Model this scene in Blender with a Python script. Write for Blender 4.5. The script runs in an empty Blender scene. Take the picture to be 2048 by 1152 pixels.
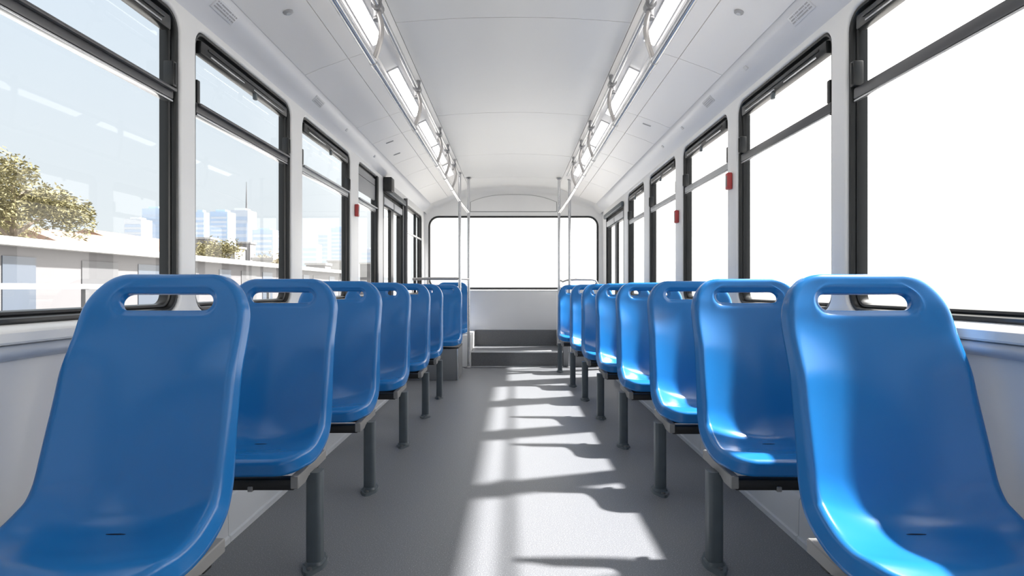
import bpy, bmesh, math, random
from math import sin, cos, pi, radians, sqrt
from mathutils import Vector, Matrix
random.seed(7)
SC = bpy.context.scene
COL = SC.collection

# ------------------------------------------------------------------ materials
def mat(name, color, rough=0.5, metal=0.0, spec=0.5, coat=0.0, noise=None, bump=None, emit=None):
    m = bpy.data.materials.new(name); m.use_nodes = True
    nt = m.node_tree; b = nt.nodes['Principled BSDF']
    b.inputs['Base Color'].default_value = (*color, 1)
    b.inputs['Roughness'].default_value = rough
    b.inputs['Metallic'].default_value = metal
    b.inputs['Specular IOR Level'].default_value = spec
    b.inputs['Coat Weight'].default_value = coat
    tc = nt.nodes.new('ShaderNodeTexCoord')
    if noise:                       # (scale, amount)
        n = nt.nodes.new('ShaderNodeTexNoise'); n.inputs['Scale'].default_value = noise[0]
        n.inputs['Detail'].default_value = 4
        nt.links.new(tc.outputs['Object'], n.inputs['Vector'])
        r = nt.nodes.new('ShaderNodeValToRGB')
        a = noise[1]
        r.color_ramp.elements[0].position = 0.3; r.color_ramp.elements[1].position = 0.7
        r.color_ramp.elements[0].color = (*[c * (1 - a) for c in color], 1)
        r.color_ramp.elements[1].color = (*[min(1, c * (1 + a)) for c in color], 1)
        nt.links.new(n.outputs['Fac'], r.inputs['Fac'])
        nt.links.new(r.outputs['Color'], b.inputs['Base Color'])
    if bump:                        # (scale, strength, distance)
        n = nt.nodes.new('ShaderNodeTexNoise'); n.inputs['Scale'].default_value = bump[0]
        nt.links.new(tc.outputs['Object'], n.inputs['Vector'])
        bp = nt.nodes.new('ShaderNodeBump'); bp.inputs['Strength'].default_value = bump[1]
        bp.inputs['Distance'].default_value = bump[2]
        nt.links.new(n.outputs['Fac'], bp.inputs['Height'])
        nt.links.new(bp.outputs['Normal'], b.inputs['Normal'])
    if emit:
        b.inputs['Emission Color'].default_value = (*emit[0], 1)
        b.inputs['Emission Strength'].default_value = emit[1]
    return m

def glass_mat(name, tint, refl=1.0):
    m = bpy.data.materials.new(name); m.use_nodes = True
    nt = m.node_tree; nt.nodes.clear()
    out = nt.nodes.new('ShaderNodeOutputMaterial'); mix = nt.nodes.new('ShaderNodeMixShader')
    tr = nt.nodes.new('ShaderNodeBsdfTransparent'); gl = nt.nodes.new('ShaderNodeBsdfGlossy')
    lw = nt.nodes.new('ShaderNodeLayerWeight'); lw.inputs['Blend'].default_value = 0.5
    pw = nt.nodes.new('ShaderNodeMath'); pw.operation = 'POWER'; pw.inputs[1].default_value = 5.0
    ma = nt.nodes.new('ShaderNodeMath'); ma.operation = 'MULTIPLY_ADD'; ma.inputs[1].default_value = 0.90; ma.inputs[2].default_value = 0.05
    ge = nt.nodes.new('ShaderNodeNewGeometry')          # one reflection per pane: the entry face only
    iv = nt.nodes.new('ShaderNodeMath'); iv.operation = 'SUBTRACT'; iv.inputs[0].default_value = 1.0
    sc = nt.nodes.new('ShaderNodeMath'); sc.operation = 'MULTIPLY'; sc.inputs[1].default_value = refl
    mu = nt.nodes.new('ShaderNodeMath'); mu.operation = 'MULTIPLY'
    nt.links.new(lw.outputs['Facing'], pw.inputs[0]); nt.links.new(pw.outputs[0], ma.inputs[0])
    nt.links.new(ge.outputs['Backfacing'], iv.inputs[1]); nt.links.new(iv.outputs[0], sc.inputs[0])
    nt.links.new(ma.outputs[0], mu.inputs[0]); nt.links.new(sc.outputs[0], mu.inputs[1])
    tr.inputs['Color'].default_value = (*tint, 1); gl.inputs['Roughness'].default_value = 0.02
    nt.links.new(mu.outputs[0], mix.inputs[0])
    nt.links.new(tr.outputs[0], mix.inputs[1]); nt.links.new(gl.outputs[0], mix.inputs[2])
    nt.links.new(mix.outputs[0], out.inputs['Surface'])
    return m

def floor_mat():
    m = bpy.data.materials.new('speckled_vinyl'); m.use_nodes = True
    nt = m.node_tree; b = nt.nodes['Principled BSDF']
    tc = nt.nodes.new('ShaderNodeTexCoord')
    n = nt.nodes.new('ShaderNodeTexNoise'); n.inputs['Scale'].default_value = 230; n.inputs['Detail'].default_value = 2
    r = nt.nodes.new('ShaderNodeValToRGB')
    e = r.color_ramp.elements
    e[0].position = 0.30; e[0].color = (0.116, 0.121, 0.135, 1)
    e[1].position = 0.62; e[1].color = (0.178, 0.185, 0.200, 1)
    k = r.color_ramp.elements.new(0.74); k.color = (0.42, 0.43, 0.45, 1)
    nt.links.new(tc.outputs['Object'], n.inputs['Vector']); nt.links.new(n.outputs['Fac'], r.inputs['Fac'])
    nt.links.new(r.outputs['Color'], b.inputs['Base Color'])
    b.inputs['Roughness'].default_value = 0.42
    b.inputs['Specular IOR Level'].default_value = 0.5
    bp = nt.nodes.new('ShaderNodeBump'); bp.inputs['Strength'].default_value = 0.12; bp.inputs['Distance'].default_value = 0.001
    nt.links.new(n.outputs['Fac'], bp.inputs['Height']); nt.links.new(bp.outputs['Normal'], b.inputs['Normal'])
    return m

M = dict(
    blue=mat('blue_plastic', (0.012, 0.160, 0.455), 0.22, spec=0.5),
    slot=mat('dark_slot', (0.004, 0.012, 0.04), 0.6),
    white=mat('white_panel', (0.80, 0.80, 0.80), 0.38, noise=(3, 0.015)),
    ceil=mat('ceiling_panel', (0.78, 0.778, 0.774), 0.30, noise=(2, 0.010)),
    cove=mat('cove_panel', (0.90, 0.885, 0.875), 0.30, noise=(2, 0.010)),
    header=mat('header_panel', (0.70, 0.71, 0.745), 0.30),
    gap=mat('panel_gap', (0.05, 0.05, 0.05), 0.8),
    lowwall=mat('lower_wall_panel', (0.68, 0.68, 0.69), 0.42, noise=(2.5, 0.02)),
    ledge=mat('sill_ledge', (0.80, 0.80, 0.80), 0.3),
    rail_band=mat('sill_rail', (0.42, 0.46, 0.53), 0.35),
    black=mat('black_rubber', (0.012, 0.013, 0.014), 0.32),
    bar=mat('dark_grey_aluminium', (0.10, 0.10, 0.105), 0.33, metal=0.35),
    barlight=mat('light_grey_aluminium', (0.45, 0.46, 0.47), 0.35, metal=0.3),
    alu=mat('bright_edge', (0.6, 0.61, 0.63), 0.25, metal=0.9),
    steel=mat('brushed_steel', (0.60, 0.605, 0.62), 0.22, metal=0.85, noise=(40, 0.03)),
    clamp=mat('grey_clamp', (0.30, 0.30, 0.31), 0.35, metal=0.6),
    warm=mat('warm_grey_tube', (0.52, 0.50, 0.49), 0.32, metal=0.5),
    leg=mat('slate_paint', (0.080, 0.098, 0.112), 0.36, noise=(20, 0.06)),
    under=mat('black_paint', (0.008, 0.008, 0.009), 0.5),
    bracket=mat('grey_bracket', (0.24, 0.236, 0.232), 0.45),
    bolt=mat('bolt_steel', (0.25, 0.26, 0.27), 0.3, metal=0.8),
    floor=floor_mat(),
    stepface=mat('step_riser', (0.13, 0.132, 0.137), 0.45, noise=(120, 0.15)),
    boxgrey=mat('pedestal_grey', (0.20, 0.205, 0.215), 0.45),
    duct=mat('duct_cover', (0.56, 0.58, 0.61), 0.42),
    glass_l=glass_mat('clear_glass', (0.975, 0.98, 0.98), 0.55),
    glass_r=glass_mat('clear_glass_bright', (0.985, 0.985, 0.98), 0.8),
    greypanel=mat('display_blind', (0.33, 0.335, 0.345), 0.5),
    lamp=mat('lamp_diffuser', (0.9, 0.9, 0.9), 0.4, emit=((1.0, 0.965, 0.92), 4.5)),
    red=mat('red_plastic', (0.42, 0.05, 0.05), 0.4),
    print_=mat('printed_grey', (0.42, 0.42, 0.44), 0.6),
    label=mat('label_film', (0.62, 0.62, 0.64), 0.4),
    vent=mat('vent_grey', (0.60, 0.61, 0.63), 0.5),
    knob=mat('knob_grey', (0.42, 0.42, 0.43), 0.4),
    # outdoors
    ground=mat('pale_asphalt', (0.30, 0.295, 0.285), 0.8, noise=(0.5, 0.12)),
    concrete=mat('pale_concrete', (0.36, 0.355, 0.35), 0.8, noise=(1.2, 0.1)),
    rendered=mat('pale_render', (0.15, 0.145, 0.15), 0.8, noise=(0.6, 0.05)),
    dimgrey=mat('shutter_grey', (0.11, 0.11, 0.115), 0.6),
    terracotta=mat('terracotta', (0.27, 0.16, 0.11), 0.8, noise=(3, 0.15)),
    hazeblue=mat('tower_haze_blue', (0.40, 0.49, 0.62), 0.5, noise=(0.05, 0.06)),  # distance haze put into the colour: tower blue lightened
    hazepale=mat('tower_haze_pale', (0.52, 0.55, 0.60), 0.55, noise=(0.05, 0.05)),  # likewise paled, haze painted into the wall colour
    hazeband=mat('tower_haze_band', (0.40, 0.47, 0.58), 0.4),  # window bands kept low in contrast, as haze would wash them out
    shopglass=mat('shop_glass', (0.075, 0.09, 0.115), 0.35),
    leaf=mat('olive_leaf', (0.17, 0.15, 0.065), 0.7, noise=(4, 0.35)),
    leaf2=mat('dusty_leaf', (0.34, 0.29, 0.19), 0.8, noise=(4, 0.3)),
    bark=mat('bark', (0.20, 0.16, 0.12), 0.9, noise=(9, 0.25)),
)

# ------------------------------------------------------------------ helpers
def link(name, me, parent=None):
    o = bpy.data.objects.new(name, me); COL.objects.link(o)
    if parent is not None: o.parent = parent
    return o

def tag(o, label=None, cat=None, group=None, kind=None):
    if label: o['label'] = label
    if cat: o['category'] = cat
    if group: o['group'] = group
    if kind: o['kind'] = kind
    return o

def empty(name, loc, label, cat, group=None):
    o = bpy.data.objects.new(name, None); COL.objects.link(o)
    o.location = loc; o.empty_display_size = 0.1
    return tag(o, label, cat, group)

class MB:
    """collects geometry in a bmesh, builds ONE mesh object"""
    def __init__(self): self.bm = bmesh.new()
    def quad(self, *pts):
        return self.bm.faces.new([self.bm.verts.new(p) for p in pts])
    def box(self, x0, x1, y0, y1, z0, z1, bev=0.0, seg=2):
        b = bmesh.new()
        bmesh.ops.create_cube(b, size=1)
        for v in b.verts:
            v.co = Vector(((x0 + x1) / 2 + v.co.x * abs(x1 - x0), (y0 + y1) / 2 + v.co.y * abs(y1 - y0), (z0 + z1) / 2 + v.co.z * abs(z1 - z0)))
        if bev: bmesh.ops.bevel(b, geom=b.edges[:], offset=bev, segments=seg, affect='EDGES', profile=0.5)
        self.merge(b); return self
    def merge(self, b, mtx=None):
        if mtx: b.transform(mtx)
        me = bpy.data.meshes.new('tmp'); b.to_mesh(me); b.free()
        self.bm.from_mesh(me); bpy.data.meshes.remove(me)
    def obox(self, c, ax, ay, az, hx, hy, hz, bev=0.0):
        """oriented box: centre, axes, half sizes"""
        b = bmesh.new(); bmesh.ops.create_cube(b, size=2)
        for v in b.verts: v.co = Vector((v.co.x * hx, v.co.y * hy, v.co.z * hz))
        if bev: bmesh.ops.bevel(b, geom=b.edges[:], offset=bev, segments=2, affect='EDGES', profile=0.5)
        m = Matrix((Vector(ax).normalized(), Vector(ay).normalized(), Vector(az).normalized())).transposed().to_4x4()
        m.translation = Vector(c)
        self.merge(b, m); return self
    def tube(self, pts, r, n=12, caps=True):
        pts = [Vector(p) for p in pts]
        rings = []; up = None
        for i, p in enumerate(pts):
            a = pts[max(i - 1, 0)]; c = pts[min(i + 1, len(pts) - 1)]
            t = (c - a).normalized()
            if up is None:
                up = Vector((0, 0, 1)) if abs(t.z) < 0.9 else Vector((1, 0, 0))
            u = (up - t * up.dot(t)).normalized(); w = t.cross(u); up = u
            rr = r[i] if isinstance(r, (list, tuple)) else r
            rings.append([self.bm.verts.new(p + (u * cos(2 * pi * k / n) + w * sin(2 * pi * k / n)) * rr) for k in range(n)])
        for a, b in zip(rings, rings[1:]):
            for k in range(n):
                self.bm.faces.new((a[k], a[(k + 1) % n], b[(k + 1) % n], b[k]))
        if caps:
            self.bm.faces.new(rings[0][::-1]); self.bm.faces.new(rings[-1])
        return self
    def prism(self, loop, f0, f1):
        """closed 2-D loop; f0/f1 map a 2-D point to 3-D for both ends"""
        a = [self.bm.verts.new(f0(p)) for p in loop]; b = [self.bm.verts.new(f1(p)) for p in loop]
        n = len(loop)
        for i in range(n): self.bm.faces.new((a[i], a[(i + 1) % n], b[(i + 1) % n], b[i]))
        self.bm.faces.new(a[::-1]); self.bm.faces.new(b)
        return self
    def build(self, name, m, parent=None, smooth=35):
        bmesh.ops.recalc_face_normals(self.bm, faces=self.bm.faces[:])
        me = bpy.data.meshes.new(name); self.bm.to_mesh(me); self.bm.free()
        for mm in (m if isinstance(m, (list, tuple)) else [m]): me.materials.append(mm)
        if smooth:
            for p in me.polygons: p.use_smooth = True
            me.set_sharp_from_angle(angle=radians(smooth))
        return link(name, me, parent)

def rrect(y0, y1, z0, z1, r, m=6):
    """rounded rectangle loop (counter-clockwise) with 4*(m+1) points"""
    out = []
    for cx, cz, a0 in ((y1 - r, z1 - r, 0), (y0 + r, z1 - r, 90), (y0 + r, z0 + r, 180), (y1 - r, z0 + r, 270)):
        for k in range(m + 1):
            a = radians(a0 + 90 * k / m)
            out.append((cx + r * cos(a), cz + r * sin(a)))
    return out

def cell_outer(hole, y0, y1, z0, z1, m=6):
    """matching points on the rectangle round a rounded hole"""
    out = []; h = m // 2
    for c in range(4):
        for k in range(m + 1):
            y, z = hole[c * (m + 1) + k]
            ry = y1 if c in (0, 3) else y0; rz = z1 if c in (0, 1) else z0
            first_vertical = c in (0, 2)      # arc starts on a vertical side
            if k == h: out.append((ry, rz))
            elif (k < h) == first_vertical: out.append((ry, z))
            else: out.append((y, rz))
    return out

def offset_rrect(y0, y1, z0, z1, r, d):
    return rrect(y0 - d, y1 + d, z0 - d, z1 + d, max(r + d, 0.004))

def strip(bm, la, lb, closed=True):
    n = len(la)
    for i in range(n if closed else n - 1):
        j = (i + 1) % n
        try: bm.faces.new((la[i], la[j], lb[j], lb[i]))
        except ValueError: pass

# ------------------------------------------------------------------ dimensions (metres)
HW = 1.25          # inner half width at the window line
YB = 8.40          # rear wall
YF = -2.60         # front wall (behind the camera)
WT = 0.075         # wall thickness
ZS, ZT, ZBAR = 0.908, 2.032, 1.72
ZW = 2.068         # top of side wall

def side_point(side, d):        # d = depth outwards from the inner face
    return lambda p: Vector((side * (HW + d), p[0], p[1]))

def wall_cells(bm, cells, place, zlo, zhi, thick):
    """cells: (c0, c1, hole or None); hole = (y0, y1, z0, z1, r); place(d) -> mapper"""
    for c0, c1, hole in cells:
        if hole is None:
            for d in (0, thick):
                f = place(d)
                bm.faces.new([bm.verts.new(f(p)) for p in ((c0, zlo), (c1, zlo), (c1, zhi), (c0, zhi))])
            continue
        y0, y1, z0, z1, r = hole
        b = 0.012
        inner0 = rrect(y0, y1, z0, z1, r)
        outer = cell_outer(inner0, c0, c1, zlo, zhi)
        f = place(0)
        L = [[bm.verts.new(f(p)) for p in outer]]
        for k in range(5):
            a = radians(90 * k / 4)
            g = place(b * (1 - cos(a)))
            L.append([bm.verts.new(g(p)) for p in offset_rrect(y0, y1, z0, z1, r, b * (1 - sin(a)))])
        g = place(thick)
        L.append([bm.verts.new(g(p)) for p in inner0])
        L.append([bm.verts.new(g(p)) for p in outer])
        for a, c in zip(L, L[1:]): strip(bm, a, c)

def ring(mb, place, hole, prof):
    """sweep an (inset, depth) profile round a rounded rectangle"""
    y0, y1, z0, z1, r = hole
    loops = []
    for ins, d in prof:
        f = place(d)
        loops.append([mb.bm.verts.new(f(p)) for p in offset_rrect(y0, y1, z0, z1, r, -ins)])
    for a, b in zip(loops, loops[1:]): strip(mb.bm, a, b)
    strip(mb.bm, loops[-1], loops[0])

# ------------------------------------------------------------------ side windows
LEFT_W = [(-2.35, -1.20), (-1.08, 0.0), (0.11, 1.09), (1.20, 2.256), (2.365, 3.385), (3.56, 4.615), (4.85, 5.56)]
LEFT_DOOR = (5.76, 6.80)
LEFT_END = (6.90, 8.22)
RIGHT_W = [(-2.35, -1.20), (-1.08, 0.0), (0.11, 1.09), (1.20, 2.256), (2.365, 3.36), (3.51, 4.45), (4.64, 5.55), (5.76, 6.58)]
RIGHT_DOOR = (6.80, 8.10)

def build_side(side, wins, door, end, name):
    holes = [(a, b, ZS, ZT, 0.075) for a, b in wins]
    holes.append((door[0], door[1], 0.03, 1.97, 0.03))
    if end: holes.append((end[0], end[1], ZS, 1.985, 0.05))
    mb = MB(); cells = []; prev = YF
    for i, h in enumerate(holes):
        nxt = (h[1] + holes[i + 1][0]) / 2 if i + 1 < len(holes) else YB
        cells.append((prev, nxt, h)); prev = nxt
    wall_cells(mb.bm, cells, lambda d: side_point(side, d), 0.0, ZW, WT)
    bmesh.ops.remove_doubles(mb.bm, verts=mb.bm.verts[:], dist=1e-5)
    w = mb.build(name, [M['white']])
    tag(w, kind='structure')
    return holes

def P(side, d): return side_point(side, d)

def build_window(n, side, a, b, kind, zt=ZT):
    """kind: 'hopper' (opening upper light), 'panel' (blind in the upper light), 'end'"""
    r = bpy.data.objects.new('window_%d' % n, None); COL.objects.link(r)
    r.location = (side * HW, (a + b) / 2, ZS); tag(r, kind='structure')
    inv = Matrix.Translation(-r.location)
    def fin(mb, nm, m):
        mb.bm.transform(inv)
        return mb.build(nm, m, r)
    hole = (a, b, ZS, zt, 0.075)
    f = MB()
    ring(f, lambda d: P(side, d), hole, [(-0.001, 0.014), (0.006, 0.008), (0.014, 0.010), (0.018, 0.018), (0.0185, 0.030),
                                          (0.024, 0.027), (0.031, 0.030), (0.034, 0.040), (0.034, 0.062), (-0.001, 0.066)])
    fin(f, 'frame', M['black'])
    gl = MB()
    loop = offset_rrect(*hole, -0.030)
    gl.prism(loop, lambda p: P(side, 0.046)(p), lambda p: P(side, 0.050)(p))
    fin(gl, 'glass', M['glass_l'] if side < 0 else M['glass_r'])
    x = lambda d: side * (HW + d)
    if kind in ('hopper', 'panel'):
        bar = MB().box(x(0.012), x(0.044 if side < 0 else 0.027), a + 0.025, b - 0.025, ZBAR - 0.021, ZBAR + 0.022, 0.007)
        if side < 0: bar.box(x(-0.004), x(0.012), a + 0.03, b - 0.03, ZBAR + 0.006, ZBAR + 0.018, 0.004)
        light = (kind == 'panel') or a > 3.4
        fin(bar, 'transom', M['barlight'] if light else M['bar'])
        edge = MB().box(x(0.012), x(0.043 if side < 0 else 0.026), a + 0.03, b - 0.03, ZBAR - 0.030, ZBAR - 0.0225, 0.002)
        fin(edge, 'drip_strip', M['alu'])
    if kind == 'hopper':
        v = MB().box(x(0.006), x(0.045), a + 0.05, b - 0.05, zt - 0.088, zt - 0.032, 0.010)
        v.box(x(0.000), x(0.016), a + 0.10, b - 0.10, zt - 0.060, zt - 0.050, 0.004)
        fin(v, 'vent_sash', M['black'])
        g = MB().box(x(0.001), x(0.006), a + 0.12, a + 0.42 * (b - a), zt - 0.080, zt - 0.074, 0.001)
        g.box(x(0.001), x(0.006), a + 0.52 * (b - a), b - 0.12, zt - 0.080, zt - 0.074, 0.001)
        fin(g, 'slide_strip', M['alu'])
        c = (a + b) / 2 + 0.05
        fin(MB().box(x(0.002), x(0.018), c - 0.012, c + 0.012, zt - 0.116, zt - 0.084, 0.004), 'catch', M['leg'])
        for yy in (a + 0.046, b - 0.046):
            far = yy > a + 0.1
            k = MB().box(x(-0.004 if far else 0.014), x(0.034), yy - 0.012, yy + 0.012, ZBAR + 0.022, ZBAR + 0.115, 0.004)
            if far: k.box(x(-0.008), x(0.010), yy - 0.005, yy + 0.005, ZBAR + 0.03, ZBAR + 0.108, 0.002)
            fin(k, 'latch', M['black'])
    if kind == 'panel':
        p = MB().box(x(0.020), x(0.038), a + 0.034, b - 0.034, ZBAR + 0.085, zt - 0.034, 0.002)
        fin(p, 'blind', M['greypanel'])
        s = MB().box(x(0.0175), x(0.021), a + 0.034, b - 0.034, zt - 0.098, zt - 0.094)
        fin(s, 'blind_seam', M['under'])
        st = MB().box(x(-0.004), x(0.03), b - 0.055, b - 0.002, ZS + 0.02, zt - 0.002, 0.008)
        fin(st, 'guide_post', M['black'])
    if kind == 'end':
        zb = 1.66
        bar = MB().tube([(x(0.012), a + 0.03, zb), (x(0.012), b - 0.02, zb)], 0.014)
        fin(bar, 'transom', M['steel'])
        yy = a + 0.66 * (b - a)
        fin(MB().box(x(0.012), x(0.044), yy - 0.018, yy + 0.018, ZS + 0.03, zt - 0.03, 0.005), 'mullion', M['black'])
    return r

def build_door(n, side, a, b):
    z0, z1 = 0.03, 1.97
    r = bpy.data.objects.new('door_%d' % n, None); COL.objects.link(r)
    r.location = (side * HW, (a + b) / 2, 0); tag(r, kind='structure')
    inv = Matrix.Translation(-r.location)
    def fin(mb, nm, m, par=None):
        mb.bm.transform(inv); return mb.build(nm, m, par or r)
    x = lambda d: side * (HW + d)
    f = MB(); ring(f, lambda d: P(side, d), (a, b, z0, z1, 0.03), [(-0.001, 0.0), (0.03, 0.0), (0.035, 0.02), (0.035, 0.07), (-0.001, 0.07)])
    fin(f, 'frame', M['black'])
    mid = (a + b) / 2
    for y0, y1 in ((a + 0.036, mid - 0.004), (mid + 0.004, b - 0.036)):
        lf = MB(); hole = (y0 + 0.055, y1 - 0.055, 0.22, 1.80, 0.03)
        loop_o = rrect(y0, y1, z0 + 0.036, z1 - 0.036, 0.012)
        fr = []
        for d in (0.018, 0.052):
            g = P(side, d)
            fr.append([lf.bm.verts.new(g(p)) for p in loop_o]); fr.append([lf.bm.verts.new(g(p)) for p in rrect(*hole)])
        strip(lf.bm, fr[0], fr[1]); strip(lf.bm, fr[1], fr[3]); strip(lf.bm, fr[3], fr[2]); strip(lf.bm, fr[2], fr[0])
        leaf = fin(lf, 'leaf', M['black'])
        gl = MB().prism(offset_rrect(*hole, 0.004), lambda p: P(side, 0.034)(p), lambda p: P(side, 0.038)(p))
        fin(gl, 'glass', M['glass_l'] if side < 0 else M['glass_r'], leaf)
        hb = MB().box(x(-0.002), x(0.018), y0 + 0.02, y1 - 0.02, 1.815, 1.885, 0.006)
        fin(hb, 'hinge_cover', M['vent'], leaf)
    hd = MB().box(x(-0.035), x(0.0), a - 0.01, b + 0.005, 1.925, 1.985, 0.012)
    fin(hd, 'header_rail', M['leg'])
    if side < 0:
        bx = MB().box(x(-0.085), x(-0.001), a - 0.02, a + 0.115, 1.925, 2.064, 0.010)
        fin(bx, 'door_motor', M['black'])
        ps = MB().tube([(x(-0.02), b + 0.045, 0.1), (x(-0.02), b + 0.045, 2.02)], 0.022)
        fin(ps, 'guide_post', M['bar'])
    return r

build_side(-1, LEFT_W, LEFT_DOOR, LEFT_END, 'wall_left')
build_side(1, RIGHT_W, RIGHT_DOOR, None, 'wall_right')
n = 1
for a, b in LEFT_W:
    build_window(n, -1, a, b, 'panel' if a > 4.7 else 'hopper'); n += 1
build_window(n, -1, LEFT_END[0], LEFT_END[1], 'end', 1.985); n += 1
for a, b in RIGHT_W:
    build_window(n, 1, a, b, 'hopper'); n += 1
build_door(1, -1, *LEFT_DOOR)
build_door(2, 1, *RIGHT_DOOR)

# ------------------------------------------------------------------ rear and front walls
def end_wall(name, y, sgn, hole):
    mb = MB()
    place = lambda d: (lambda p: Vector((p[0], y + sgn * d, p[1])))
    wall_cells(mb.bm, [(-HW - WT, HW + WT, hole)], place, -0.02, 2.50, 0.07)
    return tag(mb.build(name, M['white']), kind='structure'), place
RW = (-1.19, 1.19, 0.985, 2.008, 0.14)
wb, RP = end_wall('wall_back', YB, 1, RW)
FW = (-1.15, 1.15, 0.80, 2.15, 0.15)
wf, FP = end_wall('wall_front', YF, -1, FW)
for hole, place, y in ((RW, RP, YB), (FW, FP, YF)):
    r = bpy.data.objects.new('window_%d' % n, None); COL.objects.link(r); n += 1
    r.location = (0, y, hole[2]); tag(r, kind='structure')
    inv = Matrix.Translation(-r.location)
    f = MB(); ring(f, place, hole, [(-0.001, 0.004), (0.010, 0.000), (0.022, 0.006), (0.024, 0.04), (-0.001, 0.06)])
    f.bm.transform(inv); f.build('frame', M['black'], r)
    g = MB().prism(offset_rrect(*hole, -0.018), place(0.03), place(0.034)); g.bm.transform(inv)
    g.build('glass', M['glass_r'], r)
# recessed equipment panel above the rear window
def arch_loop(x0, x1, z0, zs, rise, r):
    pts = [(x0, z0), (x1, z0)]
    k = 24
    for i in range(k + 1):
        u = 1 - 2 * i / k
        pts.append((x1 * u if u > 0 else -x0 * u, zs + rise * (1 - abs(u) ** 2.6)))
    return pts
pan = MB().prism(arch_loop(-0.60, 0.60, 2.072, 2.20, 0.105, 0.02), lambda p: Vector((p[0], YB - 0.014, p[1])), lambda p: Vector((p[0], YB - 0.002, p[1])))
tag(pan.build('trim_1', M['white']), kind='structure')
pb = MB().prism(arch_loop(-0.606, 0.606, 2.066, 2.203, 0.107, 0.02), lambda p: Vector((p[0], YB - 0.003, p[1])), lambda p: Vector((p[0], YB - 0.0005, p[1])))
tag(pb.build('trim_2', M['gap']), kind='structure')

# ------------------------------------------------------------------ floor, steps, ledges
fl = MB().box(-HW, HW, YF, YB, -0.06, 0.0)
tag(fl.build('floor', M['floor'], smooth=0), kind='structure')
st = MB().box(-0.538, 0.63, 7.63, YB - 0.001, 0.0, 0.192, 0.006)
tag(st.build('trim_3', M['stepface'], smooth=0), kind='structure')
tr = MB().box(-0.537, 0.628, 7.624, YB - 0.001, 0.1925, 0.200, 0.003)
tag(tr.build('trim_4', M['floor'], smooth=0), kind='structure')
ns = MB().box(-0.537, 0.628, 7.615, 7.624, 0.178, 0.2005, 0.003)
ns.box(-0.537, 0.628, 7.612, 7.629, 0.0, 0.006, 0.002)
tag(ns.build('trim_5', M['ledge']), kind='structure')
r2 = MB().box(-0.537, 0.60, YB - 0.022, YB - 0.001, 0.2005, 0.410, 0.003)
tag(r2.build('trim_6', M['stepface'], smooth=0), kind='structure')
lb = MB().box(-HW + 0.001, -0.540, 7.60, YB - 0.001, 0.0, 0.404, 0.008)
tag(lb.build('trim_7', M['white']), kind='structure')
rb = MB().box(0.632, HW - 0.001, 7.62, YB - 0.001, 0.0, 0.40, 0.008)
tag(rb.build('trim_8', M['boxgrey']), kind='structure')
# pressed lower panel of the rear wall
lp = MB().box(-0.60, 0.60, YB - 0.012, YB - 0.001, 0.415, 0.952, 0.006)
tag(lp.build('trim_9', M['lowwall']), kind='structure')
lq = MB().tube([(-0.62, YB - 0.008, 0.962), (0.62, YB - 0.008, 0.962)], 0.010)
tag(lq.build('trim_10', M['ledge']), kind='structure')

tn = 11
for side, y1 in ((-1, LEFT_DOOR[0] - 0.06), (1, RIGHT_DOOR[0] - 0.06)):
    x = lambda v: side * v
    # lower wall lining
    o = MB().box(x(HW - 0.010), x(HW - 0.001), YF, y1, 0.18, 0.862)
    tag(o.build('trim_%d' % tn, M['lowwall'], smooth=0), kind='structure'); tn += 1
    # sill ledge (sloped top) and half-round rail under it
    loop = [(HW - 0.001, 0.903), (HW - 0.006, 0.905), (HW - 0.030, 0.897), (HW - 0.036, 0.890), (HW - 0.036, 0.868), (HW - 0.030, 0.862), (HW - 0.001, 0.862)]
    o = MB().prism(loop, lambda p: Vector((side * p[0], YF, p[1])), lambda p: Vector((side * p[0], y1, p[1])))
    tag(o.build('trim_%d' % tn, M['ledge']), kind='structure'); tn += 1
    loop = [(HW - 0.011 - 0.034 * sin(pi * k / 10), 0.842 + 0.020 * cos(pi * k / 10)) for k in range(11)]
    o = MB().prism(loop, lambda p: Vector((side * p[0], YF, p[1] - 0.001)), lambda p: Vector((side * p[0], y1, p[1] - 0.001)))
    tag(o.build('trim_%d' % tn, M['rail_band']), kind='structure'); tn += 1
    # heater duct along the floor, in lengths with thin joints
    loop = [(HW - 0.001, 0.0), (1.112, 0.0), (1.112, 0.022), (1.121, 0.026), (1.124, 0.165), (1.130, 0.176), (1.140, 0.180), (HW - 0.001, 0.188)]
    o = MB(); yy = YF
    while yy < y1 - 0.05:
        ye = min(yy + 0.62, y1)
        o.prism(loop, lambda p: Vector((side * p[0], yy + 0.0015, p[1])), lambda p: Vector((side * p[0], ye - 0.0015, p[1])))
        yy = ye
    tag(o.build('baseboard_%s' % ('left' if side < 0 else 'right'), M['duct']), kind='structure')

# ------------------------------------------------------------------ ceiling
PROF = [(1.252, 2.060), (1.236, 2.078), (1.205, 2.098), (1.172, 2.128), (1.146, 2.164)]
PANEL1 = [(1.143, 2.167), (1.06, 2.203), (0.98, 2.232), (0.908, 2.258)]
PANEL2 = [(0.904, 2.2595), (0.84, 2.281), (0.790, 2.297), (0.778, 2.303)]
COVE = [(0.778, 2.303), (0.772, 2.318), (0.700, 2.352), (0.672, 2.358), (0.640, 2.372), (0.616, 2.379)]
ARCH = [(0.612 * (1 - i / 14), 2.379 + 0.029 * (1 - (1 - i / 14) ** 2)) for i in range(15)]
SEAMS = [YF, -0.4, 1.0, 2.10, 3.29, 4.38, 4.87, 5.70, 6.30, 7.15, YB]
CSEAMS = [YF, -0.2, 1.45, 3.12, 4.81, 6.30, 7.60, YB]

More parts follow.
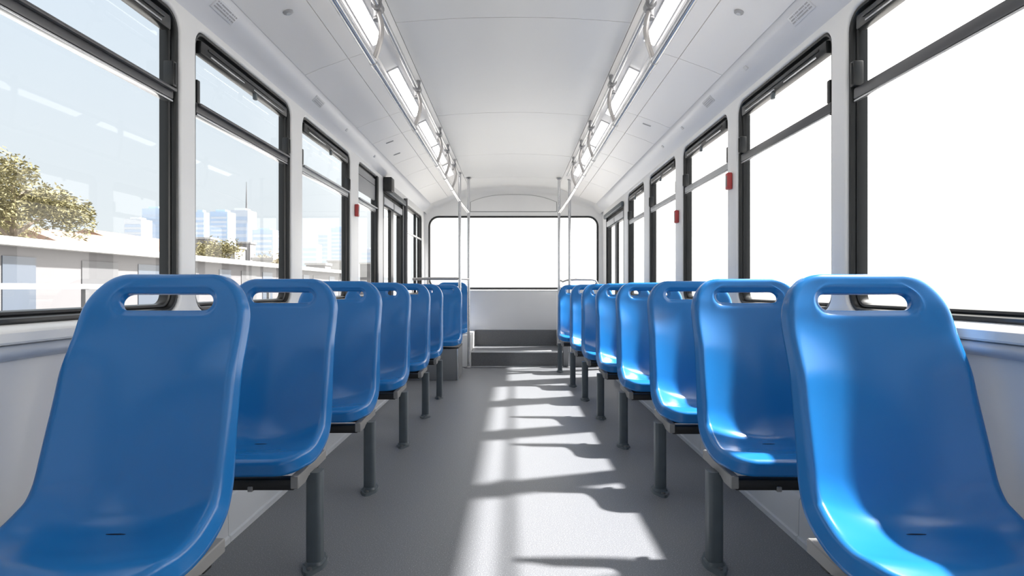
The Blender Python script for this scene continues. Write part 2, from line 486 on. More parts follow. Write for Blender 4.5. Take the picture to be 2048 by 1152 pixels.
def extr(mb, prof, y0, y1, side, g=0.0):
    a = [mb.bm.verts.new((side * p[0], y0 + g, p[1])) for p in prof]
    b = [mb.bm.verts.new((side * p[0], y1 - g, p[1])) for p in prof]
    strip(mb.bm, a, b, closed=False)
    # returned edges give each panel a real thickness in the joints
    for src in (a, b):
        t = [mb.bm.verts.new(v.co + Vector((0, 0, 0.012))) for v in src]
        strip(mb.bm, src, t, closed=False)
    for s in (0, -1):
        p = a[s]; q = b[s]
        mb.bm.faces.new((p, q, mb.bm.verts.new(q.co + Vector((0, 0, 0.012))), mb.bm.verts.new(p.co + Vector((0, 0, 0.012)))))
mb = MB(); hd = MB(); cv = MB()
for side in (-1, 1):
    extr(hd, PROF, YF, YB, side)
    extr(cv, COVE, YF, YB, side)
    for a, b in zip(SEAMS, SEAMS[1:]):
        extr(cv, PANEL1, a, b, side, 0.0026); extr(cv, PANEL2, a, b, side, 0.0026)
ARCHF = [(p[0], p[1]) for p in ARCH] + [(-p[0], p[1]) for p in ARCH[-2::-1]]
for a, b in zip(CSEAMS, CSEAMS[1:]): extr(mb, ARCHF, a, b, 1, 0.0028)
ce = mb.build('ceiling', M['ceil'], smooth=40); tag(ce, kind='structure')
tag(hd.build('trim_%d' % tn, M['header'], smooth=50), kind='structure'); tn += 1
tag(cv.build('trim_%d' % tn, M['cove'], smooth=40), kind='structure'); tn += 1
bk = MB()       # dark backing that closes the joints
full = PROF + PANEL1 + PANEL2 + COVE + ARCH
fl_ = full + [(-p[0], p[1]) for p in full[-2::-1]]
a = [bk.bm.verts.new((p[0], YF, p[1] + 0.012)) for p in fl_]; b = [bk.bm.verts.new((p[0], YB, p[1] + 0.012)) for p in fl_]
strip(bk.bm, a, b, closed=False)
tag(bk.build('trim_%d' % tn, M['gap']), kind='structure'); tn += 1
rf = MB().box(-HW - WT, HW + WT, YF - 0.07, YB + 0.07, 2.46, 2.52)
rf.box(-HW - WT, -HW - 0.01, YF - 0.07, YB + 0.07, 2.05, 2.47); rf.box(HW + 0.01, HW + WT, YF - 0.07, YB + 0.07, 2.05, 2.47)
tag(rf.build('roof', M['white'], smooth=0), kind='structure')
# radiused fillet between ceiling and rear wall
fi = MB(); k = 8; half = full
loops = []
for i in range(k + 1):
    a = radians(90 * i / k); d = 0.10 * (1 - sin(a)); h = 0.10 * (1 - cos(a))
    loops.append([fi.bm.verts.new((p[0] * (1 - 0.03 * sin(a)), YB - 0.10 + 0.10 * sin(a) - 0.001, p[1] - h * (0.9 if p[1] > 2.2 else 0.4))) for p in fl_])
for a, b in zip(loops, loops[1:]): strip(fi.bm, a, b, closed=False)
tag(fi.build('trim_%d' % tn, M['ceil'], smooth=60), kind='structure'); tn += 1

# ------------------------------------------------------------------ ceiling lights
nx, nz = (0.772 - 0.700), (2.318 - 2.352)       # along the cove face
LIGHTS = [(0.60, 1.75), (2.05, 3.25), (3.65, 4.60), (4.81, 5.56), (5.62, 6.35), (6.48, 7.05)]
for side in (-1, 1):
    for i, (a, b) in enumerate(LIGHTS):
        if i == 0: continue
        cx, cz = 0.7375, 2.3335
        e = empty('ceiling_light', (side * cx, (a + b) / 2, cz),
                  ['', 'long lit ceiling lamp nearest the camera', 'second lit ceiling lamp from the camera', 'third lit ceiling lamp from the camera', 'fourth lit ceiling lamp, close behind the third', 'rearmost small lit ceiling lamp'][i] + (', on the city-view side' if side < 0 else ', on the blank white side'),
                  'ceiling light', 'ceiling lamps on the %s side' % ('left' if side < 0 else 'right'))
        ax = Vector((side * nx, 0, nz)).normalized(); az = Vector((-side * 0.034, 0, -0.072)).normalized()
        ay = az.cross(ax)
        MB().obox(az * 0.002, ax, ay, az, 0.036, (b - a) / 2, 0.005, 0.004).build('housing', M['label'], e)
        MB().obox(az * 0.009, ax, ay, az, 0.031, (b - a) / 2 - 0.006, 0.005, 0.004).build('diffuser', M['lamp'], e)

# ------------------------------------------------------------------ grab rails and poles
RXL, RZL, RXU, RZU = 0.654, 2.053, 0.638, 2.322
HANG = {-1: [1.66, 2.82, 3.98, 5.14, 5.75, 6.42], 1: [1.66, 2.81, 3.88, 4.93, 5.58, 6.30]}
for side in (-1, 1):
    e = empty('grab_rail', (side * 0.645, 3.0, RZL), 'double steel grab rail under the ceiling lamps on the %s side' % ('city-view' if side < 0 else 'blank white'), 'grab rail', 'overhead grab rails')
    o = Vector(e.location)
    s = lambda x, y, z: Vector((side * x, y, z)) - o
    if side < 0: low = [s(RXL, -1.5, RZL), s(RXL, 7.0, RZL), s(RXL - 0.01, 7.14, RZL - 0.015), s(0.60, 7.36, 1.99), s(0.563 + 0.004, 7.50, 1.950)]
    else: low = [s(RXL, -1.5, RZL), s(RXL, 6.85, RZL), s(0.648, 7.02, RZL - 0.012), s(0.605, 7.34, 1.985), s(0.575, 7.52, 1.950)]
    MB().tube(low, 0.0165, 14).build('hand_rail', M['steel'], e)
    MB().tube([s(RXU, -1.5, RZU), s(RXU, 7.05, RZU)], 0.0155, 14).build('mounting_rail', M['steel'], e)
    for y in HANG[side]:
        pts = []
        for k in range(11):
            t = k / 10
            z = RZU - 0.02 - t * (RZU - RZL - 0.03)
            xx = RXU - 0.028 * sin(pi * min(1, t * 1.05)) + (RXL - RXU) * t ** 2
            pts.append(s(xx, y - 0.03 * sin(pi * t), z))
        h = MB().tube(pts, 0.0125, 12).build('hanger', M['warm'], e)
        c = MB().tube([s(RXU, y - 0.028, RZU), s(RXU, y + 0.028, RZU)], 0.026, 14)
        c.tube([s(RXU, y, RZU - 0.012), s(RXU, y, RZU - 0.05)], 0.019, 12)
        c.tube([s(RXU, y, RZU - 0.055), s(RXU, y, RZU - 0.064)], 0.022, 12)
        c.tube([s(RXU, y, RZU), s(RXU - 0.004, y, RZU + 0.052)], [0.014, 0.02], 12)
        c.build('clamp', M['clamp'], e)
        MB().tube([s(RXL, y - 0.03, RZL), s(RXL, y + 0.03, RZL)], 0.020, 14).build('sleeve', M['steel'], e)

def pole(x, y, z0, z1, label, disc):
    e = empty('grab_pole', (x, y, z0), label, 'grab pole', 'vertical grab poles at the rear')
    MB().tube([(0, 0, 0.004), (0, 0, z1 - z0 - 0.004)], 0.0175, 14).build('tube', M['steel'], e)
    MB().tube([(0, 0, z1 - z0 - 0.014), (0, 0, z1 - z0 - 0.001)], [0.022, disc], 16).build('ceiling_flange', M['clamp'], e)
    MB().tube([(0, 0, 0.0), (0, 0, 0.010), (0, 0, 0.022)], [0.036, 0.036, 0.021], 16).build('foot_flange', M['clamp'], e)
    return e
pole(-0.640, 7.14, 0.0, 2.368, 'thicker steel pole standing beside the rear seat pedestal on the city-view side', 0.03)
pole(-0.563, 7.52, 0.0, 2.376, 'thin steel pole just in front of the steps on the city-view side', 0.04)
pole(0.700, 7.50, 0.0, 2.362, 'steel pole rising between the rear blue seats on the blank white side', 0.03)
pole(0.572, 7.54, 0.0, 2.376, 'thin steel pole at the aisle edge just before the steps, blank white side', 0.036)

# waist-high bars behind the last seats
e = empty('waist_rail', (-0.64, 7.14, 1.11), 'waist-high steel bar from the rear pole to the wall, city-view side', 'handrail', 'waist-high rear bars')
o = Vector(e.location)
MB().tube([Vector(p) - o for p in ((-1.20, 7.14, 1.105), (-1.0, 7.14, 1.112), (-0.661, 7.14, 1.112))], 0.0165, 12).build('bar', M['warm'], e)
MB().tube([Vector(p) - o for p in ((-0.652, 7.16, 1.112), (-0.60, 7.36, 1.112), (-0.570, 7.50, 1.112))], 0.013, 12).build('connecting_bar', M['warm'], e)
MB().tube([Vector(p) - o for p in ((-1.02, 7.14, 1.10), (-1.02, 7.16, 0.80), (-1.02, 7.18, 0.40))], 0.012, 12).build('support', M['warm'], e)
e = empty('waist_rail', (0.70, 7.50, 1.10), 'waist-high steel bar from the rear pole to the wall, blank white side', 'handrail', 'waist-high rear bars')
o = Vector(e.location)
MB().tube([Vector(p) - o for p in ((0.719, 7.50, 1.100), (0.78, 7.50, 1.106), (0.98, 7.50, 1.104), (1.025, 7.50, 1.094), (1.048, 7.50, 1.055), (1.050, 7.50, 0.80), (1.050, 7.50, 0.012))], 0.0135, 12).build('bar', M['warm'], e)
MB().tube([Vector(p) - o for p in ((0.682, 7.502, 1.100), (0.650, 7.51, 1.092), (0.618, 7.52, 1.078), (0.590, 7.535, 1.096))], 0.011, 12).build('connecting_bar', M['warm'], e)

# ------------------------------------------------------------------ seats
def catmull(pts, n):
    out = []
    P4 = [pts[0]] + list(pts) + [pts[-1]]
    for i in range(1, len(P4) - 2):
        p0, p1, p2, p3 = P4[i - 1:i + 3]
        for k in range(n):
            t = k / n
            out.append(tuple(0.5 * ((2 * p1[d]) + (-p0[d] + p2[d]) * t + (2 * p0[d] - 5 * p1[d] + 4 * p2[d] - p3[d]) * t * t + (-p0[d] + 3 * p1[d] - 3 * p2[d] + p3[d]) * t ** 3) for d in range(2)))
    out.append(tuple(pts[-1])); return out
CENTRE = catmull([(0.000, 1.024), (-0.022, 0.93), (-0.052, 0.80), (-0.083, 0.67), (-0.110, 0.56), (-0.132, 0.490), (-0.165, 0.440), (-0.215, 0.418),
                  (-0.285, 0.415), (-0.350, 0.424), (-0.405, 0.431), (-0.445, 0.427)], 12)
LEN = [0.0]
for a, b in zip(CENTRE, CENTRE[1:]): LEN.append(LEN[-1] + math.dist(a, b))
LT = LEN[-1]
def prof_at(t):
    t = max(0, min(LT, t))
    for i in range(len(LEN) - 1):
        if LEN[i + 1] >= t:
            f = (t - LEN[i]) / (LEN[i + 1] - LEN[i] + 1e-12)
            a, b = CENTRE[i], CENTRE[i + 1]
            return (a[0] + (b[0] - a[0]) * f, a[1] + (b[1] - a[1]) * f)
    return CENTRE[-1]
def lerp_tab(tab, t):
    for (a, va), (b, vb) in zip(tab, tab[1:]):
        if t <= b:
            f = max(0, (t - a) / (b - a)); f = f * f * (3 - 2 * f)
            return va + (vb - va) * f
    return tab[-1][1]
WTAB = [(0, 0.204), (0.20, 0.205), (0.56, 0.211), (0.80, 0.217), (LT, 0.214)]
BTAB = [(0, 0.006), (0.10, 0.016), (0.28, 0.048), (0.50, 0.056), (0.63, 0.064), (0.84, 0.014), (LT, 0.003)]
FTAB = [(0, 0.034), (0.30, 0.036), (0.70, 0.054), (LT, 0.052)]
def smooth_prof(t, h=0.012):
    a = prof_at(t - h); b = prof_at(t + h)
    d = Vector((b[0] - a[0], b[1] - a[1])).normalized()
    return d
def surf(s, t, lift=0.0):
    c = prof_at(t); d = smooth_prof(t, 0.045)
    nv = Vector((d[1], -d[0]))
    if nv.x > 0 and t < 0.3: nv = -nv
    # profile runs top -> front, normal towards the sitter (forwards and up)
    nv = Vector((d.y, -d.x))
    w = lerp_tab(WTAB, t)
    q = min(1.06, abs(s) / w)
    off = lerp_tab(BTAB, t) * q ** 2.0 + lift
    return Vector((s, c[0] + nv.x * off, c[1] + nv.y * off)), Vector((0, nv.x, nv.y))

def seat_shell_mesh():
    N = 41; i0, i1 = 7, 33
    rows_corner = 10
    ts = []
    ang = [90 * j / rows_corner for j in range(rows_corner + 1)]
    RX, RY = 0.092, 0.125
    bound = []          # boundary (w, t) for each row
    for a in ang:
        t = RY * (1 - cos(radians(a)))
        bound.append((lerp_tab(WTAB, RY) - RX + RX * sin(radians(a)), t))
    FR = 0.075
    tmid = [RY + (LT - FR - RY) * k / 34 for k in range(1, 35)]
    for t in tmid: bound.append((lerp_tab(WTAB, t), t))
    for k in range(1, 8):
        a = radians(90 * k / 7)
        bound.append((lerp_tab(WTAB, LT) - FR * 0.9 * (1 - cos(a)), LT - FR + FR * sin(a)))
    R = len(bound)
    UV = [[None] * N for _ in range(R)]
    fixed = set()
    for j in range(R):
        w, t = bound[j]
        for i in range(N):
            c = -1 + 2 * i / (N - 1)
            UV[j][i] = [c * w, t]
            if j in (0, R - 1) or i in (0, N - 1): fixed.add((j, i))
    # hole rings
    ht, hb, ha = 0.034, 0.088, 0.130
    j0, j1 = 4, 8
    tc = (ht + hb) / 2
    def stadium(rr, aa, f):           # f: perimeter fraction along top edge from 135deg to 45deg
        pass
    def put_ring(k, offs):
        r = (hb - ht) / 2 + offs; a = ha + offs; st = a - r
        A0, A1, J0, J1 = i0 - k, i1 + k, j0 - k, j1 + k
        q = r * pi / 4; Ltop = 2 * q + 2 * st
        def top(f):
            d = f * Ltop
            if d < q: th = radians(135) - d / r; return (-st + r * cos(th), -r * sin(th))
            if d < q + 2 * st: return (-st + (d - q), -r)
            th = radians(90) - (d - q - 2 * st) / r; return (st + r * cos(th), -r * sin(th))
        for i in range(A0, A1 + 1):
            x, y = top((i - A0) / (A1 - A0))
            UV[J0][i] = [x, tc + y]; UV[J1][i] = [x, tc - y]
            fixed.add((J0, i)); fixed.add((J1, i))
        for j in range(J0, J1 + 1):
            th = radians(45 - 90 * (j - J0) / (J1 - J0))
            UV[j][A1] = [st + r * cos(th), tc - r * sin(th)]; UV[j][A0] = [-st - r * cos(th), tc - r * sin(th)]
            fixed.add((j, A1)); fixed.add((j, A0))
    for k, of in ((0, 0.0), (1, 0.007), (2, 0.0125)): put_ring(k, of)
    for it in range(160):
        for j in range(1, R - 1):
            for i in range(1, N - 1):
                if (j, i) in fixed or (i0 < i < i1 and j0 < j < j1): continue
                a, b, c, d = UV[j - 1][i], UV[j + 1][i], UV[j][i - 1], UV[j][i + 1]
                UV[j][i] = [(a[0] + b[0] + c[0] + d[0]) / 4, (a[1] + b[1] + c[1] + d[1]) / 4]
        if it > 40 and False: break
    bm = bmesh.new(); V = {}
    def ringno(j, i):
        for k in (0, 1, 2):
            if (i in (i0 - k, i1 + k) and j0 - k <= j <= j1 + k) or (j in (j0 - k, j1 + k) and i0 - k <= i <= i1 + k): return k
        return None
    for j in range(R):
        for i in range(N):
            if i0 < i < i1 and j0 < j < j1: continue
            k = ringno(j, i)
            lift = {0: -0.008, 1: -0.005, 2: 0.0015}.get(k, 0.0)
            V[j, i] = bm.verts.new(surf(UV[j][i][0], UV[j][i][1], lift)[0])
    for j in range(R - 1):
        for i in range(N - 1):
            if i0 <= i < i1 and j0 <= j < j1: continue
            bm.faces.new((V[j, i], V[j, i + 1], V[j + 1, i + 1], V[j + 1, i]))
    bm.normal_update()
    # outer rim: rounded edge then a flange turned backwards
    loop = [(0, i) for i in range(N)] + [(j, N - 1) for j in range(1, R)] + [(R - 1, i) for i in range(N - 2, -1, -1)] + [(j, 0) for j in range(R - 2, 0, -1)]
    def rim(loop, depth_of, rad, outward, angs):
        n = len(loop); vs = [V[p] for p in loop]; frames = []
        for k in range(n):
            a = vs[k - 1].co; b = vs[(k + 1) % n].co; tan = (b - a).normalized()
            base = surf(*UV[loop[k][0]][loop[k][1]])[1]
            nv = (vs[k].normal * (1 if vs[k].normal.dot(base) > 0 else -1) * 0.55 + base * 0.45)
            nv = (nv - tan * nv.dot(tan)).normalized()
            out = tan.cross(nv) * outward
            frames.append((vs[k].co.copy(), nv, out.normalized(), depth_of(loop[k])))
        prev = vs
        steps = [(rad * sin(radians(a)), rad * (1 - cos(radians(a)))) for a in angs]
        for so, sd in steps:
            new = [bm.verts.new(c + o * so - nv * sd) for c, nv, o, d in frames]
            strip(bm, prev, new); prev = new
        for f in (0.5, 1.0):
            new = [bm.verts.new(c + o * (rad + 0.003 * f) - nv * (rad + (d - rad) * f)) for c, nv, o, d in frames]
            strip(bm, prev, new); prev = new
    # sign of 'outward' decided from the first frame
    a = V[0, 0].co; tan = (V[0, 2].co - a).normalized(); nv = surf(*UV[0][1])[1]
    sgn = 1 if tan.cross(nv).z > 0 else -1
    rim(loop, lambda p: lerp_tab(FTAB, UV[p[0]][p[1]][1]), 0.018, sgn, (20, 40, 60, 80, 92))
    hl = [(j0, i) for i in range(i0, i1 + 1)] + [(j, i1) for j in range(j0 + 1, j1 + 1)] + [(j1, i) for i in range(i1 - 1, i0 - 1, -1)] + [(j, i0) for j in range(j1 - 1, j0, -1)]
    rim(hl, lambda p: 0.024, 0.005, -sgn, (45, 90))
    bmesh.ops.recalc_face_normals(bm, faces=bm.faces[:])
    me = bpy.data.meshes.new('seat_shell'); bm.to_mesh(me); bm.free()
    # orient: the pan must face up
    up = sum((p.normal.z * p.area) for p in me.polygons if p.center.z < 0.47 and abs(p.center.x) < 0.1)
    if up < 0: me.flip_normals()
    o = bpy.data.objects.new('tmp', me); COL.objects.link(o)
    md = o.modifiers.new('s', 'SUBSURF'); md.levels = md.render_levels = 1
    md = o.modifiers.new('t', 'SOLIDIFY'); md.thickness = 0.004; md.offset = -1
    dg = bpy.context.evaluated_depsgraph_get()
    out = bpy.data.meshes.new_from_object(o.evaluated_get(dg))
    bpy.data.objects.remove(o); bpy.data.meshes.remove(me)
    out.materials.clear(); out.materials.append(M['blue'])
    for p in out.polygons: p.use_smooth = True
    return out
SHELL = seat_shell_mesh()

def seat_proto(aisle):
    """aisle = +1: the aisle lies towards +x (seats along the left wall)"""
    r = bpy.data.objects.new('bus_seat', None); COL.objects.link(r); r.empty_display_size = 0.1
    link('shell', SHELL, r)
    d = MB()
    c0 = surf(0, 0.665)[0]
    d.prism(rrect(-0.024, 0.024, -0.0032, 0.0032, 0.003, 4), lambda p: Vector((p[0], c0.y + p[1] * 0.9, c0.z + 0.0012)), lambda p: Vector((p[0], c0.y + p[1] * 0.9, c0.z - 0.004)))
    d.build('drain_slot', M['slot'], r)
    x = lambda v: aisle * v
    c = MB().box(x(-0.285), x(0.20), -0.425, -0.375, 0.316, 0.352, 0.004)
    c.box(x(-0.285), x(0.20), -0.20, -0.16, 0.316, 0.345, 0.004)
    c.build('crossbar', M['under'], r)
    k = MB().box(x(0.045), x(0.062), -0.430, -0.372, 0.312, 0.330, 0.003)
    k.build('bar_clip', M['bracket'], r)
    b = MB()
    b.prism([(-0.43, 0.322), (-0.36, 0.322), (-0.33, 0.340), (-0.13, 0.340), (-0.13, 0.376), (-0.43, 0.366)],
            lambda p: Vector((x(0.190), p[0], p[1])), lambda p: Vector((x(0.218), p[0], p[1])))
    bmesh.ops.bevel(b.bm, geom=b.bm.edges[:], offset=0.003, segments=1, affect='EDGES')
    b.build('seat_bracket', M['bracket'], r)
    loop = rrect(-0.027, 0.027, -0.030, 0.030, 0.015, 5)
    LX, LY = 0.226, -0.285
    lg = MB().prism(loop, lambda p: Vector((x(LX) + p[0], LY + p[1], 0.006)), lambda p: Vector((x(LX) + p[0], LY + p[1], 0.342)))
    leg = lg.build('leg', M['leg'], r)
    fp = MB()
    def plate(s):
        out = []
        for k in range(28):
            a = 2 * pi * k / 28
            yy = 0.090 * cos(a); xx = (0.041 if abs(cos(a)) < 0.6 else 0.034) * sin(a)
            out.append((xx * s, yy * s))
        return out
    fp.prism(plate(1), lambda p: Vector((x(LX) + p[0], LY + p[1], 0.0)), lambda p: Vector((x(LX) + p[0] * 0.93, LY + p[1] * 0.96, 0.012)))
    fp.prism(rrect(-0.034, 0.034, -0.038, 0.038, 0.02, 5), lambda p: Vector((x(LX) + p[0], LY + p[1], 0.010)), lambda p: Vector((x(LX) + p[0] * 0.85, LY + p[1] * 0.85, 0.022)))
    fp.build('foot_plate', M['leg'], leg)
    for yy in (-0.062, 0.062):
        MB().tube([(x(LX), LY + yy, 0.010), (x(LX), LY + yy, 0.019)], 0.0095, 6).build('bolt', M['bolt'], leg)
    return r

def copy_tree(o, parent=None, skip=()):
    c = o.copy(); COL.objects.link(c)
    if parent is not None: c.parent = parent
    for ch in list(o.children):
        if ch.name.split('.')[0] in skip: continue
        copy_tree(ch, c, skip)
    return c
ORD = ['first', 'second', 'third', 'fourth', 'fifth', 'sixth', 'seventh', 'eighth']
LSEAT = [(-0.938, 1.63, 0), (-0.942, 2.45, 0), (-0.936, 3.25, 0), (-0.925, 4.10, 0), (-0.91, 4.95, 0), (-0.90, 5.75, 0), (-0.82, 6.92, 0), (-0.83, 8.14, 0.04)]
RSEAT = [(0.95, 1.63, 0), (0.95, 2.45, 0), (0.945, 3.23, 0), (0.92, 4.08, 0), (0.895, 4.90, 0), (0.865, 5.65, 0), (0.83, 6.40, 0), (0.780, 7.44, 0)]
for side, spots in ((-1, LSEAT), (1, RSEAT)):
    proto = seat_proto(-side)
    tree = list(proto.children)
    for i, (x, y, z) in enumerate(spots):
        if i == 0: o = proto
        elif side < 0 and i == 6: o = copy_tree(proto, skip=('leg', 'crossbar', 'bar_clip', 'seat_bracket'))
        elif side < 0 and i == 7: o = copy_tree(proto, skip=('leg', 'crossbar', 'bar_clip', 'seat_bracket'))
        else: o = copy_tree(proto)
        o.location = (x, y, z)
        row = 'city-view window row' if side < 0 else 'blank white window row'
        if side < 0 and i == 6: lab = 'blue plastic seat mounted on the grey pedestal box beside the thicker pole'
        elif side < 0 and i == 7: lab = 'blue plastic seat on the white ledge beside the rear steps, mostly hidden'
        elif i == 0: lab = 'large blue plastic seat nearest the camera, first of the ' + row
        elif i == 7: lab = 'rearmost blue plastic seat of the ' + row
        else: lab = 'blue plastic bus seat, %s from the camera in the %s' % (ORD[i], row)
        tag(o, lab, 'bus seat', 'blue seats in the %s row' % ('left' if side < 0 else 'right'))

# pedestal under the seventh left seat
e = empty('seat_pedestal', (-0.84, 7.0, 0), 'dark grey pedestal box with a white corner edge under a rear blue seat', 'pedestal')
MB().box(-0.40, 0.235, -0.50, 0.10, 0.0, 0.338, 0.006).build('body', M['boxgrey'], e)
MB().box(0.225, 0.240, -0.508, -0.488, 0.0, 0.345, 0.004).build('corner_edge', M['alu'], e)
MB().box(-0.40, 0.24, -0.45, 0.05, 0.338, 0.352, 0.004).build('seat_mount', M['under'], e)

# ------------------------------------------------------------------ small fittings
HDR = lambda side, y, u=0.5: Vector((side * (1.236 - 0.09 * u), y, 2.078 + 0.086 * u))   # point on the sloped header
def on_header(name, side, y, u, hu, hy, th, m, label, cat, group=None, off=0.012):
    ax = Vector((side * -0.09, 0, 0.086)).normalized(); az = Vector((-side * 0.086, 0, -0.09)).normalized(); ay = az.cross(ax)
    c = HDR(side, y, u) + az * (off)
    e = empty(name, c, label, cat, group)
    return e, ax, ay, az
def sticker(side, y, hy, u, label):
    e, ax, ay, az = on_header('notice_label', side, y, u, 0, 0, 0, None, label, 'label', 'notice labels above the windows', off=0.008)
    MB().obox(-az * 0.004, ax, ay, az, 0.024, hy, 0.010, 0.001).build('film', M['header'], e)
    p = MB(); random.seed(int(y * 100))
    for ln in range(3):
        t = -hy + 0.006
        while t < hy - 0.012:
            w = random.uniform(0.004, 0.011)
            p.obox(az * 0.0064 + ax * (0.013 - 0.012 * ln) + ay * (t + w / 2), ax, ay, az, 0.0032, w / 2, 0.0004)
            t += w + random.choice((0.002, 0.002, 0.006))
    p.build('printed_lines', M['print_'], e)
sticker(-1, 2.44, 0.085, 0.62, 'wide pale notice label with faint print above the second city-view window')
sticker(1, 2.45, 0.085, 0.62, 'wide pale notice label with faint print above the second blank white window')
for side, y, lab in ((-1, 3.62, 'small oblong slotted vent on the header above the city-view windows'), (1, 3.62, 'small oblong slotted vent on the header above the blank white windows')):
    e, ax, ay, az = on_header('air_vent', side, y, 0.60, 0, 0, 0, None, lab, 'vent', 'header vents', off=0.006)
    MB().obox((0, 0, 0), ax, ay, az, 0.022, 0.075, 0.006, 0.005).build('plate', M['vent'], e)
    v = MB()
    for k in (-1, 0, 1): v.obox(az * 0.006 + ax * 0.011 * k, ax, ay, az, 0.0022, 0.060, 0.001)
    v.build('slots', M['print_'], e)
for side, ys in ((-1, (4.25, 5.1)), (1, (3.05, 4.2, 4.75))):
    for i, y in enumerate(ys):
        e, ax, ay, az = on_header('cover_clip', side, y, 0.55, 0, 0, 0, None,
            'tiny grey cover clip on the header, %s from the camera, %s side' % (ORD[i], 'city-view' if side < 0 else 'blank white'), 'clip', 'header clips', off=0.006)
        MB().obox((0, 0, 0), ax, ay, az, 0.011, 0.018, 0.006, 0.004).build('clip', M['vent'], e)
# round knobs on the cove panels nearest the camera
for side in (-1, 1):
    y = 2.66
    x, z = 1.00, 2.2255
    az = Vector((-side * 0.33, 0, -0.94)).normalized()
    e = empty('round_button', (side * x, y, z), 'round grey button on the first cove panel, %s side' % ('city-view' if side < 0 else 'blank white'), 'button', 'round cove buttons')
    MB().tube([az * -0.001, az * 0.006, az * 0.010], [0.022, 0.021, 0.014], 20).build('ring', M['knob'], e)
    MB().tube([az * 0.009, az * 0.013], [0.011, 0.010], 16).build('button', M['vent'], e)
# grip slots on the cove panels
for side, lst in ((-1, ((4.99, 1.03), (5.40, 1.05))), (1, ((4.50, 1.0),))):
    for i, (y, x) in enumerate(lst):
        z = 2.203 + (1.06 - x) * 0.36
        az = Vector((-side * 0.33, 0, -0.94)).normalized(); ax = Vector((side * 0.94, 0, -0.33)).normalized(); ay = az.cross(ax)
        e = empty('panel_latch', (side * x, y, z), 'small dark latch slot in the cove panel%s' % (', on the blank white side' if side > 0 else (' nearer the camera, city-view side' if i == 0 else ' farther back, city-view side')), 'latch', 'cove panel latches')
        MB().obox((0, 0, 0), ax, ay, az, 0.032, 0.008, 0.004, 0.002).build('slot', M['knob'], e)
        MB().obox(az * 0.004, ax, ay, az, 0.024, 0.004, 0.001).build('tongue', M['print_'], e)
# red emergency hammer holders on the pillars
def hammer(x, y, z, lab):
    s = 1 if x > 0 else -1
    e = empty('hammer_mount', (x, y, z), lab, 'hammer holder', 'red hammer holders on the pillars')
    MB().box(-0.014, 0.014, -0.022, 0.022, -0.048, 0.048, 0.006).build('case', M['red'], e)
    MB().box(-s * 0.016, -s * 0.012, -0.010, 0.010, -0.030, 0.030, 0.001).build('hammer', M['bolt'], e)
hammer(-1.234, 4.735, 1.612, 'small red hammer holder on the pillar among the city-view windows')
hammer(1.234, 3.44, 1.612, 'small red hammer holder on the second pillar among the blank white windows')
hammer(1.234, 4.545, 1.54, 'small red hammer holder on the third pillar among the blank white windows')

# ------------------------------------------------------------------ outdoors, city side
GZ = -0.60
g = MB(); g.quad((-900, -300, GZ), (900, -300, GZ), (900, 1500, GZ), (-900, 1500, GZ))
tag(g.build('ground', M['ground'], smooth=0), kind='structure')

def boxed(name, x0, x1, y0, y1, z1, m, label, cat, group=None):
    e = empty(name, ((x0 + x1) / 2, (y0 + y1) / 2, GZ), label, cat, group)
    MB().box(x0 - e.location.x, x1 - e.location.x, y0 - e.location.y, y1 - e.location.y, 0, z1 - GZ).build('wall', m, e, smooth=0)
    return e
# long low roadside building with a white fascia
e = empty('roadside_building', (-16, 25, GZ), 'long low pale building with a flat white roof edge beside the road', 'building')
MB().box(-3, 2.6, -16, 24, 0, 2.72).build('wall', M['rendered'], e, smooth=0)
MB().box(-3.4, 3.0, -16.4, 24.4, 2.72, 2.94).build('roof', M['concrete'], e, smooth=0)
yy = -14.5; k = 0
while yy < 22:
    w = [1.3, 2.0, 1.1, 1.7][k % 4]
    MB().box(2.58, 2.63, yy, yy + w, 0.9, 2.45).build('window', [M['shopglass'], M['dimgrey']][k % 2], e, smooth=0)
    yy += w + [1.1, 0.8, 1.8][k % 3]; k += 1
e = empty('road_barrier', (-8.6, 14, GZ), 'white concrete road barrier with a rail, running beside the bus', 'barrier')
MB().prism([(-0.25, 0), (0.25, 0), (0.12, 0.35), (0.09, 1.05), (-0.09, 1.05), (-0.12, 0.35)], lambda p: Vector((p[0], -12, p[1])), lambda p: Vector((p[0], 60, p[1]))).build('wall', M['concrete'], e, smooth=0)
MB().box(-0.05, 0.05, -12, 60, 1.58, 1.68).build('rail', M['concrete'], e, smooth=0)
for i in range(24):
    MB().box(-0.04, 0.04, -11 + 3 * i, -10.9 + 3 * i, 1.05, 1.58).build('post', M['dimgrey'], e, smooth=0)
# gable houses with terracotta roofs
def house(x, y, w, d, h, rise, label, wallm):
    e = empty('house', (x, y, GZ), label, 'house', 'terracotta roofed houses behind the low building')
    MB().box(-w / 2, w / 2, -d / 2, d / 2, 0, h).build('wall', wallm, e, smooth=0)
    MB().prism([(-w / 2 - 0.4, h), (w / 2 + 0.4, h), (0, h + rise)], lambda p: Vector((p[0], -d / 2 - 0.4, p[1])), lambda p: Vector((p[0], d / 2 + 0.4, p[1]))).build('roof', M['terracotta'], e, smooth=0)
    for k in (-0.25, 0.25):
        MB().box(w / 2 - 0.02, w / 2 + 0.04, d * k - 0.6, d * k + 0.6, h - 1.9, h - 0.7).build('window', M['dimgrey'], e, smooth=0)
house(-37, 50, 9, 10, 4.4, 1.9, 'nearer terracotta roofed house behind the low roadside building', M['rendered'])
house(-44, 68, 10, 12, 5.6, 2.1, 'farther terracotta roofed house behind the low roadside building', M['rendered'])
house(-52, 92, 12, 12, 4.6, 1.9, 'distant tile roofed house below the pale spired tower', M['rendered'])

